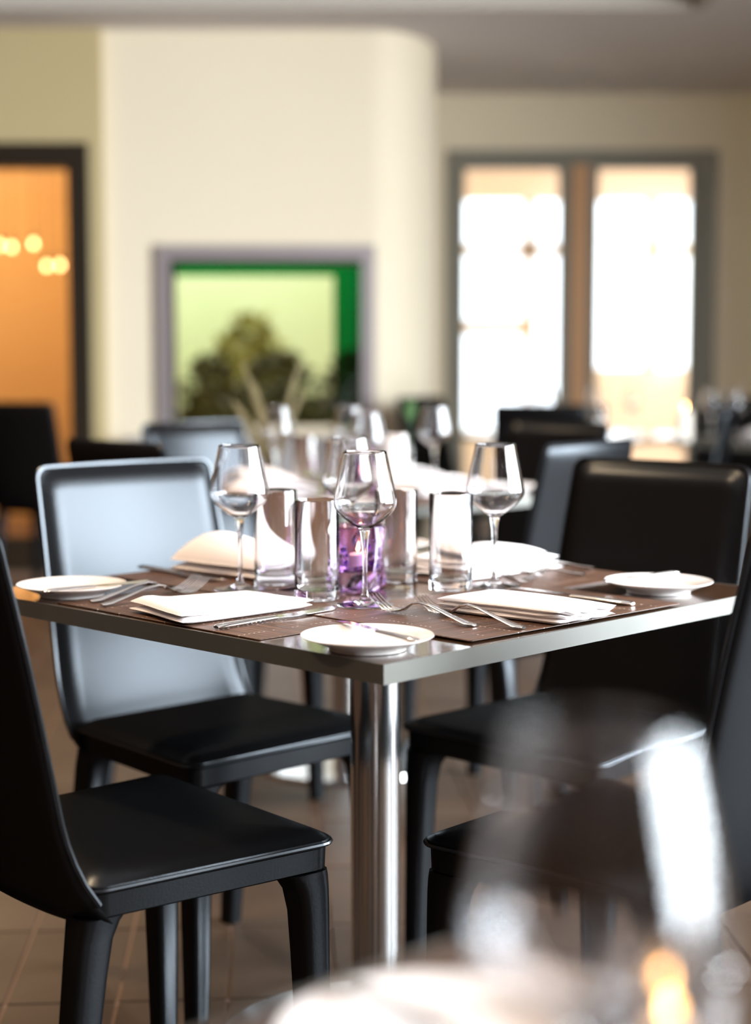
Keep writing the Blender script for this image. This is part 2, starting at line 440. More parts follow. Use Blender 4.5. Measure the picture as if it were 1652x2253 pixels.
w3 = struct(empty('window_3', (2.4, YV, 1.02))); off = (2.4, YV, 1.02)
dpart('window_frame', [(2.38, 3.1, YV+0.02, YV+0.10, 1.96, 2.06), (2.27, 2.38, YV+0.02, YV+0.10, 1.02, 2.42)], frame_tan, w3, off)
dpart('pane', [(1.84, 3.1, YV+0.055, YV+0.06, 1.02, 2.42)], pane_clear, w3, off)

# angled wall at the right corner, right wall with three tall windows, the rest of the shell
pts = [(2.22, YB+0.02), (3.5, 9.16), (3.62, 9.28), (2.34, YB+0.15)]
struct(part('wall_corner', MB().loft([[(x, y, 0) for x, y in pts], [(x, y, HC) for x, y in pts]]), wall_cream, smooth=False))
m = MB()
m.box(XR, XR+0.15, 4.69, 9.25, 0, HC); m.box(XR, XR+0.15, -2.6, 0.0, 0, HC)
m.box(XR, XR+0.15, 0.0, 4.69, WIN_Z[1], HC); m.box(XR, XR+0.15, 0.0, 4.69, 0, WIN_Z[0])
for a, b in ((1.45, 1.62), (3.07, 3.24)): m.box(XR, XR+0.15, a, b, WIN_Z[0], WIN_Z[1])
struct(part('wall_right', m, wall_tan, smooth=False))
for n_, (a, b) in enumerate(WIN_BAYS):
    w = struct(empty('window_%d' % (n_+4), (XR, (a+b)/2, WIN_Z[0]))); off = (XR, (a+b)/2, WIN_Z[0])
    c = (a+b)/2
    dpart('window_frame', [(XR, XR+0.08, a, a+0.05, *WIN_Z), (XR, XR+0.08, b-0.05, b, *WIN_Z), (XR, XR+0.08, a, b, WIN_Z[1]-0.05, WIN_Z[1]), (XR, XR+0.08, a, b, WIN_Z[0], WIN_Z[0]+0.05)], frame_grey, w, off)
m = MB().box(-4.6, -4.45, -2.6, 11.3, 0, HT)
struct(part('wall_left', m, wall_brown, smooth=False))
struct(part('wall_front', MB().box(-4.6, 3.6, -2.75, -2.6, 0, HT), wall_brown, smooth=False))

# ================================================================== OBJECT BUILDERS
TOP = 0.74
# ---------------------------------------------------------------- chair
def trap_outline(inset, n=5, y0=-0.175, y1=0.20, wf=0.217, wr=0.198, r=0.03):
    r = max(r - inset*0.5, 0.006)
    cs = [(wf-inset, y1-inset), (-(wf-inset), y1-inset), (-(wr-inset), y0+inset), (wr-inset, y0+inset)]
    pts = []
    for i, (cx, cy) in enumerate(cs):
        sx, sy = (1 if cx > 0 else -1), (1 if cy > 0 else -1)
        a0 = (0, PI/2, PI, 3*PI/2)[i]
        for k in range(n+1):
            a = a0 + PI/2*k/n
            pts.append((cx - sx*r + r*math.cos(a), cy - sy*r + r*math.sin(a)))
    # extra points along straight runs for smoothness
    return pts
SEAT_Z = 0.457
def seat_mesh():
    m = MB(); L = []
    for ins, z in ((0.03, 0.436), (0.004, 0.436), (0.0, 0.440), (0.001, 0.4455), (0.006, 0.4475), (0.010, 0.4505), (0.022, 0.456), (0.05, 0.4595), (0.10, 0.461), (0.15, 0.4605)):
        L.append([(x, y, z+0.008) for x, y in trap_outline(ins)])
    m.loft(L); return m
def apron_mesh():
    L = []
    for ins, z in ((0.03, 0.402), (0.010, 0.402), (0.006, 0.405), (0.005, 0.434), (0.008, 0.4362), (0.03, 0.4362)):
        L.append([(x, y, z+0.008) for x, y in trap_outline(ins)])
    return MB().loft(L)
BK_Y = [(0.395, -0.152), (0.42, -0.171), (0.445, -0.186), (0.475, -0.198), (0.53, -0.212), (0.62, -0.229), (0.75, -0.254), (0.905, -0.288)]
BK_W = [(0.395, 0.190), (0.43, 0.203), (0.50, 0.203), (0.70, 0.199), (0.905, 0.193)]
BK_T, BK_B = 0.905, 0.398
def back_point(u, z):
    w = interp(BK_W, z); r = 0.022
    if z > BK_T - r: w -= r - math.sqrt(max(r*r - (z-(BK_T-r))**2, 0))
    y = interp(BK_Y, z) - 0.020*(1-u*u)
    low = max(0, 1-(z-BK_B)/0.14)
    y += 0.022*abs(u)**6*low**1.5
    return Vector((u*w, y, z))
def backrest_mesh():
    nu, nv = 28, 30
    us = [math.sin((-1+2*i/nu)*PI/2*0.97)/math.sin(PI/2*0.97) for i in range(nu+1)]
    zs = [BK_B + (BK_T-BK_B)*(0.5-0.5*math.cos(PI*(j/nv))) for j in range(nv+1)]
    fr, bk = [], []
    for z in zs:
        for u in us:
            p = back_point(u, z)
            du = 1-abs(u)**9
            dv = 1-abs(2*(z-BK_B)/(BK_T-BK_B)-1)**14
            e = max(du*dv, 0)**0.5
            n = Vector((0, 0.965, 0.26))
            # padded front: pillow that rolls off towards the border
            ed = min(1, (1-abs(u))*0.20/0.035) * min(1, (BK_T-z)/0.035) * min(1, (z-BK_B)/0.05)
            ed = max(ed, 0); ed = ed*ed*(3-2*ed)
            fr.append(p + n*(0.006*e + 0.012*ed))
            bk.append(p - n*(0.010*e + 0.002))
    W = nu+1; V = fr + bk; N = len(fr); Fc = []
    for j in range(nv):
        for i in range(nu):
            a = j*W+i
            Fc.append((a, a+1, a+W+1, a+W)); Fc.append((N+a, N+a+W, N+a+W+1, N+a+1))
    rim = [i for i in range(W)] + [j*W+nu for j in range(1, nv+1)] + [nv*W+i for i in range(nu-1, -1, -1)] + [j*W for j in range(nv-1, 0, -1)]
    for k in range(len(rim)):
        a, b = rim[k], rim[(k+1) % len(rim)]
        Fc.append((a, N+a, N+b, b))
    return MB().add(V, Fc)
def back_piping_mesh():
    pts = []
    zs = [BK_B+0.036 + (BK_T-0.001-BK_B-0.036)*(1-(1-j/26)**1.6) for j in range(27)]
    for z in zs: pts.append(back_point(-1.004, z))
    for i in range(1, 20): pts.append(back_point(-1 + 2*i/20, BK_T-0.0005))
    for z in reversed(zs): pts.append(back_point(1.004, z))
    pts = [p + Vector((0, 0.002, 0)) for p in pts]
    return MB().tube(pts, 0.0042, 6)
def seat_piping_mesh():
    pts = [(x, y, 0.4485) for x, y in trap_outline(-0.001)]
    loops = []
    n = len(pts)
    for i in range(n):
        p = Vector(pts[i]); t = (Vector(pts[(i+1) % n]) - Vector(pts[i-1])).normalized()
        a = t.cross(Vector((0,0,1))).normalized(); b = Vector((0,0,1))
        loops.append([tuple(p + a*0.0030*math.cos(2*PI*k/6) + b*0.0030*math.sin(2*PI*k/6)) for k in range(6)])
    return MB().loft(loops, closed=True)
def leg_mesh(front, s):
    if front: tab = [(z, 0.2115-w/2, 0.1945-w/2, w) for z, w in ((0.0, 0.034), (0.15, 0.040), (0.29, 0.046), (0.345, 0.049), (0.375, 0.054), (0.392, 0.063), (0.402, 0.078))]
    else: tab = [(0.0, 0.178, -0.208, 0.034), (0.20, 0.173, -0.184, 0.042), (0.33, 0.170, -0.166, 0.048), (0.375, 0.168, -0.158, 0.051), (0.395, 0.165, -0.150, 0.057), (0.404, 0.161, -0.145, 0.066)]
    L = []
    for z, x, y, w in tab:
        L.append([(px, py, min(z*1.0195, 0.4125)) for px, py in rrect(w, w, w*0.28, 3, s*x, y)])
    return MB().loft(L)
CH = {}
def chair_meshes():
    CH['seat'] = seat_mesh().mesh('seat', leather)
    CH['seat_frame'] = apron_mesh().mesh('seat_frame', leather)
    CH['backrest'] = backrest_mesh().mesh('backrest', leather, angle=1.2)
    CH['back_piping'] = back_piping_mesh().mesh('back_piping', piping_m)
    CH['seat_piping'] = seat_piping_mesh().mesh('seat_piping', piping_m)
    for fr in (0, 1):
        for s in (-1, 1): CH['leg', fr, s] = leg_mesh(fr, s).mesh('leg', leather)
chair_meshes()
def chair(x, y, fx, fy, label, group):
    c = empty('dining_chair', (x, y, 0), math.atan2(-fx, fy))
    tag(c, label, 'chair', group)
    link('seat', CH['seat'], c); link('seat_frame', CH['seat_frame'], c)
    b = link('backrest', CH['backrest'], c); link('piping', CH['back_piping'], b)
    link('piping', CH['seat_piping'], c)
    for fr in (0, 1):
        for s in (-1, 1): link('leg', CH['leg', fr, s], c)
    return c

# ---------------------------------------------------------------- table
TS = 0.88
def table_meshes():
    h = TS/2
    d = {}
    d['tabletop'] = MB().box(-h+0.0022, h-0.0022, -h+0.0022, h-0.0022, TOP-0.0235, TOP).mesh('tabletop', table_wood, smooth=False)
    m = MB()
    for k in range(4):
        a = k*PI/2; c, s = round(math.cos(a)), round(math.sin(a))
        L = []
        # four mitred strips
        for (u0, u1, w0, w1) in ((-h, h, -h, -h+0.002),):
            P = [(-h, -h), (h, -h), (h-0.002, -h+0.002), (-h+0.002, -h+0.002)]
            P = [(x*c - y*s, x*s + y*c) for x, y in P]
            m.loft([[(x, y, TOP-0.0245) for x, y in P], [(x, y, TOP+0.0003) for x, y in P]])
    d['edge_band'] = m.mesh('edge_band', band_steel, smooth=False)
    d['pole'] = MB().lathe([(0, 0.0), (0.039, 0.0), (0.039, TOP-0.028), (0, TOP-0.028)], 40).mesh('pole', pole_steel, angle=0.6)
    d['base_plate'] = MB().lathe([(0, 0.0), (0.255, 0.0), (0.258, 0.004), (0.255, 0.012), (0.10, 0.020), (0.05, 0.028), (0, 0.028)], 48).mesh('base_plate', pole_steel, angle=0.6)
    m = MB().box(-0.15, 0.15, -0.025, 0.025, TOP-0.0305, TOP-0.0238); m.box(-0.025, 0.025, -0.15, -0.0255, TOP-0.0305, TOP-0.0238); m.box(-0.025, 0.025, 0.0255, 0.15, TOP-0.0305, TOP-0.0238)
    d['top_bracket'] = m.mesh('top_bracket', metal_black, smooth=False)
    return d
TB = table_meshes()
def table(x, y, rot, label, group='square pedestal dining tables'):
    t = empty('dining_table', (x, y, 0), rot); tag(t, label, 'table', group)
    for k in ('tabletop', 'edge_band', 'pole', 'base_plate', 'top_bracket'): link(k, TB[k], t)
    return t

# ---------------------------------------------------------------- glassware
def smooth_prof(pts, n=4):
    out = []
    for i in range(len(pts)-1):
        p0 = pts[max(i-1, 0)]; p1 = pts[i]; p2 = pts[i+1]; p3 = pts[min(i+2, len(pts)-1)]
        for k in range(n):
            t = k/n
            out.append(tuple(0.5*((2*p1[j]) + (-p0[j]+p2[j])*t + (2*p0[j]-5*p1[j]+4*p2[j]-p3[j])*t*t + (-p0[j]+3*p1[j]-3*p2[j]+p3[j])*t**3) for j in (0, 1)))
    out.append(pts[-1]); return out
def wine_bowl():
    outer = smooth_prof([(0.0055, 0.1095), (0.0100, 0.1125), (0.0210, 0.1195), (0.0335, 0.1290), (0.0430, 0.1400), (0.0458, 0.1490), (0.0448, 0.1590), (0.0405, 0.1800), (0.0355, 0.2020), (0.0313, 0.2230)], 4)
    inner = [(max(r-0.0011, 0), z + 0.0020*max(0.0, min(1.0, (0.147-z)/0.03))) for r, z in reversed(outer)]
    rim = [(0.0313-0.0003, 0.2234), (0.0313-0.0008, 0.2234)]
    inner = [p for p in inner if p[0] > 0.012]
    return MB().lathe([(0, 0.1085)] + outer + rim + inner + [(0.008, 0.1152), (0.0, 0.1146)], 56)
def wine_stem():
    p = smooth_prof([(0.0405, 0.0006), (0.0412, 0.0014), (0.0390, 0.0024), (0.0230, 0.0042), (0.0095, 0.0085), (0.0046, 0.0180), (0.0036, 0.0350), (0.0035, 0.0620), (0.0042, 0.0850), (0.0060, 0.1010), (0.0075, 0.1084)], 3)
    return MB().lathe([(0, 0.0), (0.038, 0.0)] + p + [(0, 0.1084)], 40)
def tumbler_mesh():
    outer = [(0.0, 0.0), (0.0300, 0.0), (0.0325, 0.0012), (0.0332, 0.0040), (0.0335, 0.03), (0.0338, 0.1485), (0.0334, 0.1495)]
    inner = [(0.0326, 0.1495), (0.0322, 0.1485), (0.0318, 0.04), (0.0312, 0.0190), (0.0285, 0.0150), (0.02, 0.0138), (0.0, 0.0134)]
    return MB().lathe(outer + inner, 56)
GL = {'bowl': wine_bowl().mesh('bowl', glass, angle=1.0), 'stem': wine_stem().mesh('stem', glass, angle=1.0),
      'tumbler': tumbler_mesh().mesh('tumbler', glass, angle=0.6)}
def wine_glass(x, y, z, label, group):
    g = empty('wine_glass', (x, y, z)); tag(g, label, 'wine glass', group)
    link('bowl', GL['bowl'], g); link('stem', GL['stem'], g); return g
def tumbler(x, y, z, label, group):
    return tag(link('tumbler', GL['tumbler'], None, (x, y, z)), label, 'tumbler', group)

# ---------------------------------------------------------------- crockery
def plate_mesh():
    top = smooth_prof([(0.0, 0.0062), (0.035, 0.0062), (0.048, 0.0068), (0.056, 0.0095), (0.066, 0.0140), (0.0815, 0.0185)], 3)
    rim = [(0.0826, 0.0189), (0.0830, 0.0183), (0.0824, 0.0174)]
    bot = smooth_prof([(0.070, 0.0130), (0.058, 0.0078), (0.050, 0.0040), (0.0485, 0.0006)], 3)
    return MB().lathe(top + rim + bot + [(0.0470, 0.0), (0.0450, 0.0), (0.0442, 0.0030), (0.0, 0.0032)], 64)
PLATE = plate_mesh().mesh('bread_plate', porcelain, angle=0.9)
def plate(x, y, z, label, group='bread plates on the tables'):
    return tag(link('bread_plate', PLATE, None, (x, y, z)), label, 'plate', group)

# ---------------------------------------------------------------- cutlery (along +x from the handle end)
def bar(path, n=10):
    """path: (x, y, z, width, thick) sections"""
    L = []
    for x, y, z, w, t in path:
        L.append([(x, y + w/2*math.cos(2*PI*k/n), z + t/2*math.sin(2*PI*k/n)) for k in range(n)])
    return MB().loft(L)
def knife_meshes(L, hw, bw, tag_):
    hl = L*0.47
    h = bar([(0, 0, 0.0035, hw*0.55, 0.004), (0.004, 0, 0.0038, hw*0.92, 0.0066), (0.02, 0, 0.0040, hw, 0.0074), (hl*0.6, 0, 0.0039, hw*0.82, 0.0070), (hl*0.95, 0, 0.0036, hw*0.62, 0.0060), (hl, 0, 0.0034, hw*0.66, 0.0056)], 12)
    b = MB(); V = []; n = 16
    up, lo = [], []
    for i in range(n+1):
        t = i/n; x = hl + (L-hl)*t
        w0 = -hw*0.33 - (bw - hw*0.66)*min(1, t*5)*0.95
        w1 = hw*0.33
        if t > 0.78:
            q = (t-0.78)/0.22; w0 = w0 + (w1-0.001-w0)*q**2.2
        up.append((x, w1, 0.0044)); lo.append((x, w0, 0.0040))
    loops = []
    for (a, c) in zip(up, lo):
        loops.append([(a[0], a[1], a[2]-0.0009), (a[0], a[1], a[2]+0.0009), (c[0], c[1], c[2]+0.0003), (c[0], c[1], c[2]-0.0003)])
    b.loft(loops)
    return h.mesh('handle', steel_dark), b.mesh('blade', steel, angle=0.5)
KN = {'table': knife_meshes(0.235, 0.0175, 0.019, 't'), 'butter': knife_meshes(0.172, 0.0135, 0.0175, 'b')}
def knife(p, q, z, kind, label, group, tilt=0.0, roll=0.0):
    """handle end at p, tip towards q"""
    a = math.atan2(q[1]-p[1], q[0]-p[0])
    k = empty('butter_knife' if kind == 'butter' else 'table_knife', (p[0], p[1], z), 0)
    k.rotation_euler = (Matrix.Rotation(a, 3, 'Z') @ Matrix.Rotation(-tilt, 3, 'Y') @ Matrix.Rotation(roll, 3, 'X')).to_euler()
    tag(k, label, 'knife', group)
    link('handle', KN[kind][0], k); link('blade', KN[kind][1], k); return k
def fork_meshes():
    h = bar([(0, 0, 0.0030, 0.008, 0.0030), (0.003, 0, 0.0032, 0.0145, 0.0042), (0.015, 0, 0.0038, 0.0160, 0.0046), (0.05, 0, 0.0105, 0.0105, 0.0040), (0.085, 0, 0.0185, 0.0070, 0.0038), (0.108, 0, 0.0208, 0.0056, 0.0036), (0.122, 0, 0.0180, 0.0060, 0.0034), (0.132, 0, 0.0122, 0.0080, 0.0030), (0.1365, 0, 0.0092, 0.0098, 0.0028)], 10)
    # shoulder plate
    sh = MB(); L = []
    for x, z, w, t in ((0.1360, 0.0095, 0.0098, 0.0026), (0.141, 0.0068, 0.0160, 0.0022), (0.148, 0.0050, 0.0225, 0.0020), (0.156, 0.0042, 0.0245, 0.0019), (0.1605, 0.0044, 0.0248, 0.0018)):
        L.append([(x, y, zz) for y, zz in ((-w/2, z+0.0008), (-w/4, z-t/2), (w/4, z-t/2), (w/2, z+0.0008), (w/4, z+t/2), (-w/4, z+t/2))])
    sh.loft(L)
    tines = []
    for k in range(4):
        y0 = (k-1.5)*0.0066
        t = bar([(0.1600, y0, 0.0044, 0.0042, 0.0019), (0.172, y0*0.99, 0.0060, 0.0036, 0.0019), (0.186, y0*0.97, 0.0118, 0.0031, 0.0018), (0.198, y0*0.95, 0.0195, 0.0024, 0.0016), (0.2035, y0*0.94, 0.0235, 0.0012, 0.0010)], 6)
        tines.append(t.mesh('tine', steel))
    return h.mesh('handle', steel_dark), sh.mesh('head', steel), tines
FK = fork_meshes()
def fork(p, q, z, label, group):
    a = math.atan2(q[1]-p[1], q[0]-p[0])
    f = empty('dinner_fork', (p[0], p[1], z), a); tag(f, label, 'fork', group)
    link('handle', FK[0], f); hd = link('head', FK[1], f)
    for t in FK[2]: link('tine', t, hd)
    return f

# ---------------------------------------------------------------- placemat
def placemat_mesh(w, d):
    m = MB(); L = []
    for ins, z in ((0.001, 0.0), (0.0, 0.0005), (0.0, 0.0012), (0.001, 0.0017)):
        L.append([(x, y, z) for x, y in rrect(w-2*ins, d-2*ins, 0.003, 2)])
    return m.loft(L).mesh('placemat', placemat_m, smooth=False)
PM = placemat_mesh(0.455, 0.315)
def placemat(cx, cy, z, rz, label, group):
    return tag(link('placemat', PM, None, (cx, cy, z), (0, 0, rz)), label, 'placemat', group)

# ---------------------------------------------------------------- napkins: folded cloth in several layers
def napkin_layers(name, quad, z, layers, hfun, seed, label, group, nu=22, nv=16, ruffle=0.0):
    """quad: four (x,y) corners; layers: list of (z0, thick, inset_u0,inset_u1,inset_v0,inset_v1)"""
    rnd = random.Random(seed)
    c = (sum(p[0] for p in quad)/4, sum(p[1] for p in quad)/4)
    m = MB()
    for li, (z0, th, iu0, iu1, iv0, iv1) in enumerate(layers):
        ph = rnd.uniform(0, 6)
        top, bot = [], []
        for j in range(nv+1):
            for i in range(nu+1):
                s = i/nu; t = j/nv
                # round the sheet border with a cosine spacing
                s = 0.5-0.5*math.cos(PI*s) if True else s
                t = 0.5-0.5*math.cos(PI*t)
                u = iu0 + (1-iu0-iu1)*s; v = iv0 + (1-iv0-iv1)*t
                x = (1-u)*(1-v)*quad[0][0] + u*(1-v)*quad[1][0] + u*v*quad[2][0] + (1-u)*v*quad[3][0]
                y = (1-u)*(1-v)*quad[0][1] + u*(1-v)*quad[1][1] + u*v*quad[2][1] + (1-u)*v*quad[3][1]
                w = 0.0022*math.sin(9*v+ph)*math.sin(3*u+ph)
                x += w; y += 0.0022*math.sin(8*u+ph*1.3)
                if ruffle and u > 0.82:
                    q = (u-0.82)/0.18
                    z_r = ruffle*q*math.sin(v*19+ph*2+li)*0.5
                else: z_r = 0
                hb = hfun(u, v, li)
                e = max(0.0, min(1.0, 4*s*(1-s)*3))*max(0.0, min(1.0, 4*t*(1-t)*3))
                e = e**0.5
                zc = z + z0 + hb + th/2 + z_r*0.5
                zc = max(zc, z + th*0.5 + 0.0002)
                top.append((x-c[0], y-c[1], zc + th/2*e - z)); bot.append((x-c[0], y-c[1], max(zc - th/2*e - z, 0.0)))
        W = nu+1; N = len(top); Fc = []
        for j in range(nv):
            for i in range(nu):
                a = j*W+i
                Fc.append((a, a+1, a+W+1, a+W)); Fc.append((N+a, N+a+W, N+a+W+1, N+a+1))
        rim = [i for i in range(W)] + [j*W+nu for j in range(1, nv+1)] + [nv*W+i for i in range(nu-1, -1, -1)] + [j*W for j in range(nv-1, 0, -1)]
        for k in range(len(rim)):
            a, b = rim[k], rim[(k+1) % len(rim)]
            Fc.append((a, N+a, N+b, b))
        m.add(top+bot, Fc)
    me = m.mesh('napkin', linen, angle=1.4)
    return tag(link('napkin', me, None, (c[0], c[1], z)), label, 'napkin', group)

# ================================================================== MAIN TABLE
MT = (0.0, 2.525)
TR = math.radians(0.9)
table(MT[0], MT[1], PI/4 + TR, 'square dark wood table with steel edge and steel pole, fully laid, in focus')
GC = 'black leather chairs around the laid table in focus'
chair(-0.342, 2.205, 0.77, 0.64, 'black leather chair at front left, cut by the left edge, seat towards the steel pole', GC)
chair(0.350, 2.187, -0.74, 0.67, 'black leather chair at front right, its back cut by the right edge', GC)
chair(-0.272, 2.850, 0.684, -0.730, 'black leather chair behind the laid table at left, its padded back shining pale blue', GC)
chair(0.335, 2.850, -0.69, -0.724, 'black leather chair behind the laid table at right, its back front nearly black', GC)

GP = 'woven placemats on the laid table'
zt = TOP + 0.0004
mat_zone = {}
def mat_from_edge(p, q, inward, z, label):
    """p,q: the two outer corners on the table edge"""
    cx, cy = (p[0]+q[0])/2, (p[1]+q[1])/2
    L = math.hypot(q[0]-p[0], q[1]-p[1]); a = math.atan2(q[1]-p[1], q[0]-p[0])
    n = (-math.sin(a), math.cos(a)) if inward > 0 else (math.sin(a), -math.cos(a))
    return placemat(cx + n[0]*0.1575, cy + n[1]*0.1575, z, a, label, GP)
mat_from_edge((0.120, 2.046), (0.446, 2.366), 1, zt+0.0019, 'dark woven placemat with the ruffled napkin, along the pale steel table edge')
mat_from_edge((-0.149, 2.068), (-0.471, 2.390), -1, zt, 'dark woven placemat along the brown table edge, under the flat napkin')
mat_from_edge((-0.440, 2.672), (-0.118, 2.994), -1, zt+0.0019, 'dark woven placemat at the far left edge, under the domed napkin')
mat_from_edge((0.446, 2.690), (0.124, 3.012), 1, zt, 'dark woven placemat at the far right edge, below the fanned napkin')
zm0, zm1 = zt + 0.0018, zt + 0.0037     # tops of the lower and the upper mats

GG = 'wine glasses on the laid table'
wine_glass(-0.209, 2.507, zm1, 'wine glass standing left, in front of the pale shining chair back', GG)
wine_glass(0.186, 2.540, zm1, 'wine glass standing right, in front of the grey blurred chair back', GG)
wine_glass(-0.015, 2.343, zm1, 'nearest wine glass on the laid table, in front of the purple candle holder', GG)
wine_glass(-0.045, 2.767, zm1, 'wine glass behind the purple candle holder, rim just above the nearest glass', GG)
GT = 'tall water tumblers on the laid table'
tumbler(-0.087, 2.415, zm0, 'tall empty tumbler just left of the nearest wine glass', GT)
tumbler(-0.158, 2.571, zm1, 'tall empty tumbler between the left wine glass and the next tumbler', GT)
tumbler(0.034, 2.622, zt, 'tall empty tumbler half hidden behind the purple candle holder', GT)
tumbler(0.116, 2.506, zm1, 'tall empty tumbler just left of the right wine glass', GT)

plate(-0.010, 2.007, zt, 'white bread plate with butter knife at the near corner of the table')
plate(-0.462, 2.468, zt, 'white bread plate with butter knife at the left corner of the table')
plate(0.437, 2.505, zt, 'white bread plate with butter knife at the right corner of the table')
plate(0.02, 3.03, zt, 'white bread plate at the far corner, behind the glasses')
GK = 'butter knives lying on bread plates'
knife((0.052, 1.962), (-0.060, 2.108), zt+0.0135, 'butter', 'butter knife lying across the near bread plate', GK, 0.02)
knife((-0.489, 2.388), (-0.350, 2.477), zt+0.0135, 'butter', 'butter knife lying across the left bread plate', GK, 0.02)
knife((0.482, 2.585), (0.350, 2.478), zt+0.0165, 'butter', 'butter knife lying across the right bread plate', GK, 0.0)
GK2 = 'table knives of the place settings'
knife((-0.211, 2.140), (-0.054, 2.315), zm0, 'table', 'long table knife beside the flat napkin, pointing at the nearest wine glass', GK2)
knife((0.371, 2.335), (0.205, 2.500), zm1, 'table', 'table knife behind the ruffled napkin, handle towards the pale table edge', GK2)
knife((-0.400, 2.760), (-0.243, 2.586), zm1, 'table', 'table knife showing below the domed napkin at left', GK2)
GF = 'dinner forks of the place settings'
fork((0.132, 2.150), (0.000, 2.300), zm1, 'fork nearest the near bread plate, tines at the wine glass foot', GF)
fork((0.195, 2.128), (0.062, 2.285), zm1, 'fork beside the long edge of the ruffled napkin', GF)
fork((-0.418, 2.376), (-0.276, 2.524), zm0, 'left one of the crossed-looking forks beside the left bread plate', GF)
fork((-0.396, 2.340), (-0.259, 2.493), zm0, 'right one of the two forks between left plate and flat napkin', GF)
fork((0.345, 2.690), (0.200, 2.548), zm0, 'fork with shining white handle in front of the fanned napkin', GF)
fork((0.372, 2.772), (0.225, 2.622), zm0, 'fork touching the fanned napkin, farther from the camera', GF)

GN = 'white linen napkins on the laid table'
# front right: folded slab with a ruffled short end
napkin_layers('napkin', [(0.084, 2.286), (0.247, 2.154), (0.330, 2.230), (0.168, 2.368)], zm1,
              [(0.000, 0.0095, 0, 0.00, 0, 0.01), (0.0072, 0.0090, 0.005, 0.01, 0.005, 0.0), (0.0140, 0.0085, 0.005, 0.0, 0.0, 0.01)],
              lambda u, v, l: 0.0015*math.sin(5*u)*math.sin(3*v)*l, 3, 'white napkin with ruffled folded end near the pale table edge', GN, ruffle=0.009)
# front left: flat with a rolled left end that hangs at the table edge
napkin_layers('napkin', [(-0.350, 2.296), (-0.256, 2.160), (-0.090, 2.325), (-0.186, 2.408)], zm0,
              [(0.000, 0.0105, 0.0, 0.0, 0.0, 0.0), (0.0070, 0.0105, 0.005, 0.005, 0.0, 0.0)],
              lambda u, v, l: 0.006*math.exp(-((v-0.10)/0.12)**2)*(1-0.6*u)*l + 0.0008*math.sin(4*v+u*2), 5, 'white napkin lying flat beside the long table knife', GN)
# back left: high soft dome
napkin_layers('napkin', [(-0.345, 2.722), (-0.190, 2.590), (-0.100, 2.668), (-0.255, 2.815)], zm1,
              [(0.000, 0.014, 0, 0.0, 0, 0.0), (0.0125, 0.016, 0.0, 0.0, 0.0, 0.0)],
              lambda u, v, l: 0.038*math.sin(PI*max(u, 1e-6)**0.55)**0.8*math.sin(PI*v)**0.8*(0.1+0.9*l), 8, 'white napkin folded into a soft high dome at left', GN)
# back right: fanned layers
napkin_layers('napkin', [(0.050, 2.700), (0.150, 2.608), (0.322, 2.780), (0.215, 2.885)], zm0,
              [(0.000, 0.0065, 0, 0.0, 0, 0.0), (0.0065, 0.0085, 0.0, 0.03, 0.02, 0.02), (0.0140, 0.0095, 0.01, 0.0, 0.04, 0.06), (0.0220, 0.0105, 0.02, 0.05, 0.06, 0.16)],
              lambda u, v, l: 0.017*math.exp(-((v-0.50)/0.32)**2-((u-0.45)/0.40)**2)*(0.1+0.30*l) + 0.003*math.sin(6*u+l), 11, 'white napkin with loosely fanned folds behind the right wine glass', GN)

# purple glass candle holder in the middle of the table
def flame(parent, z, h=0.016, mat=None):
    part('flame', MB().lathe([(0, z), (0.0032, z+h*0.22), (0.0038, z+h*0.38), (0.0022, z+h*0.72), (0, z+h)], 12), mat or flame_m, parent)
def votive(x, y, z, label, scale=1.0, tinted=True, gems=True):
    v = empty('candle_holder', (x, y, z)); tag(v, label, 'candle holder', 'candle holders on the tables')
    L = []
    def ring(r, zz, tw, sq):
        pts = []
        for k in range(48):
            a = 2*PI*k/48
            rr = r*(1 - sq*0.10*(1-math.cos(4*(a-tw)))*0.5*1.6)
            pts.append((rr*math.cos(a)*scale, rr*math.sin(a)*scale, zz*scale))
        return pts
    for r, zz, tw, sq in ((0.040, 0.0, 0.3, 1), (0.046, 0.003, 0.3, 1), (0.048, 0.012, 0.35, 1), (0.047, 0.03, 0.5, 1), (0.046, 0.05, 0.7, 1), (0.0455, 0.075, 0.95, 1), (0.046, 0.100, 1.2, 0.8), (0.0445, 0.1025, 1.2, 0.7)):
        L.append(ring(r, zz, tw, sq))
    for r, zz, tw, sq in ((0.0405, 0.1015, 1.2, 0.3), (0.0385, 0.095, 1.2, 0.2), (0.037, 0.07, 1.0, 0), (0.036, 0.045, 1.0, 0), (0.030, 0.032, 1.0, 0), (0.012, 0.029, 1.0, 0)):
        L.append(ring(r, zz, tw, sq))
    part('glass_body', MB().loft(L), purple_glass if tinted else glass, v, angle=0.5)
    part('candle', MB().lathe([(0, 0.036*scale), (0.0185*scale, 0.036*scale), (0.019*scale, 0.056*scale), (0.016*scale, 0.0575*scale), (0, 0.0565*scale)], 24), wax, v)
    flame(v, 0.060*scale)
    if gems:
        rnd = random.Random(4)
        for k in range(7):
            a = rnd.uniform(0, 2*PI); r = rnd.uniform(0.024, 0.029)*scale; zz = rnd.uniform(0.066, 0.080)*scale
            me = MB().lathe([(0, -0.006), (0.0045, -0.001), (0.003, 0.005), (0, 0.006)], 6)
            g = part('gem', me, gem_m, v, smooth=False); g.location = (r*math.cos(a), r*math.sin(a), 0.040*scale + (k % 3)*0.012); g.rotation_euler = (rnd.uniform(0, 2), rnd.uniform(0, 2), 0)
    return v
votive(-0.028, 2.522, zt, 'purple glass candle holder in the middle of the laid table')

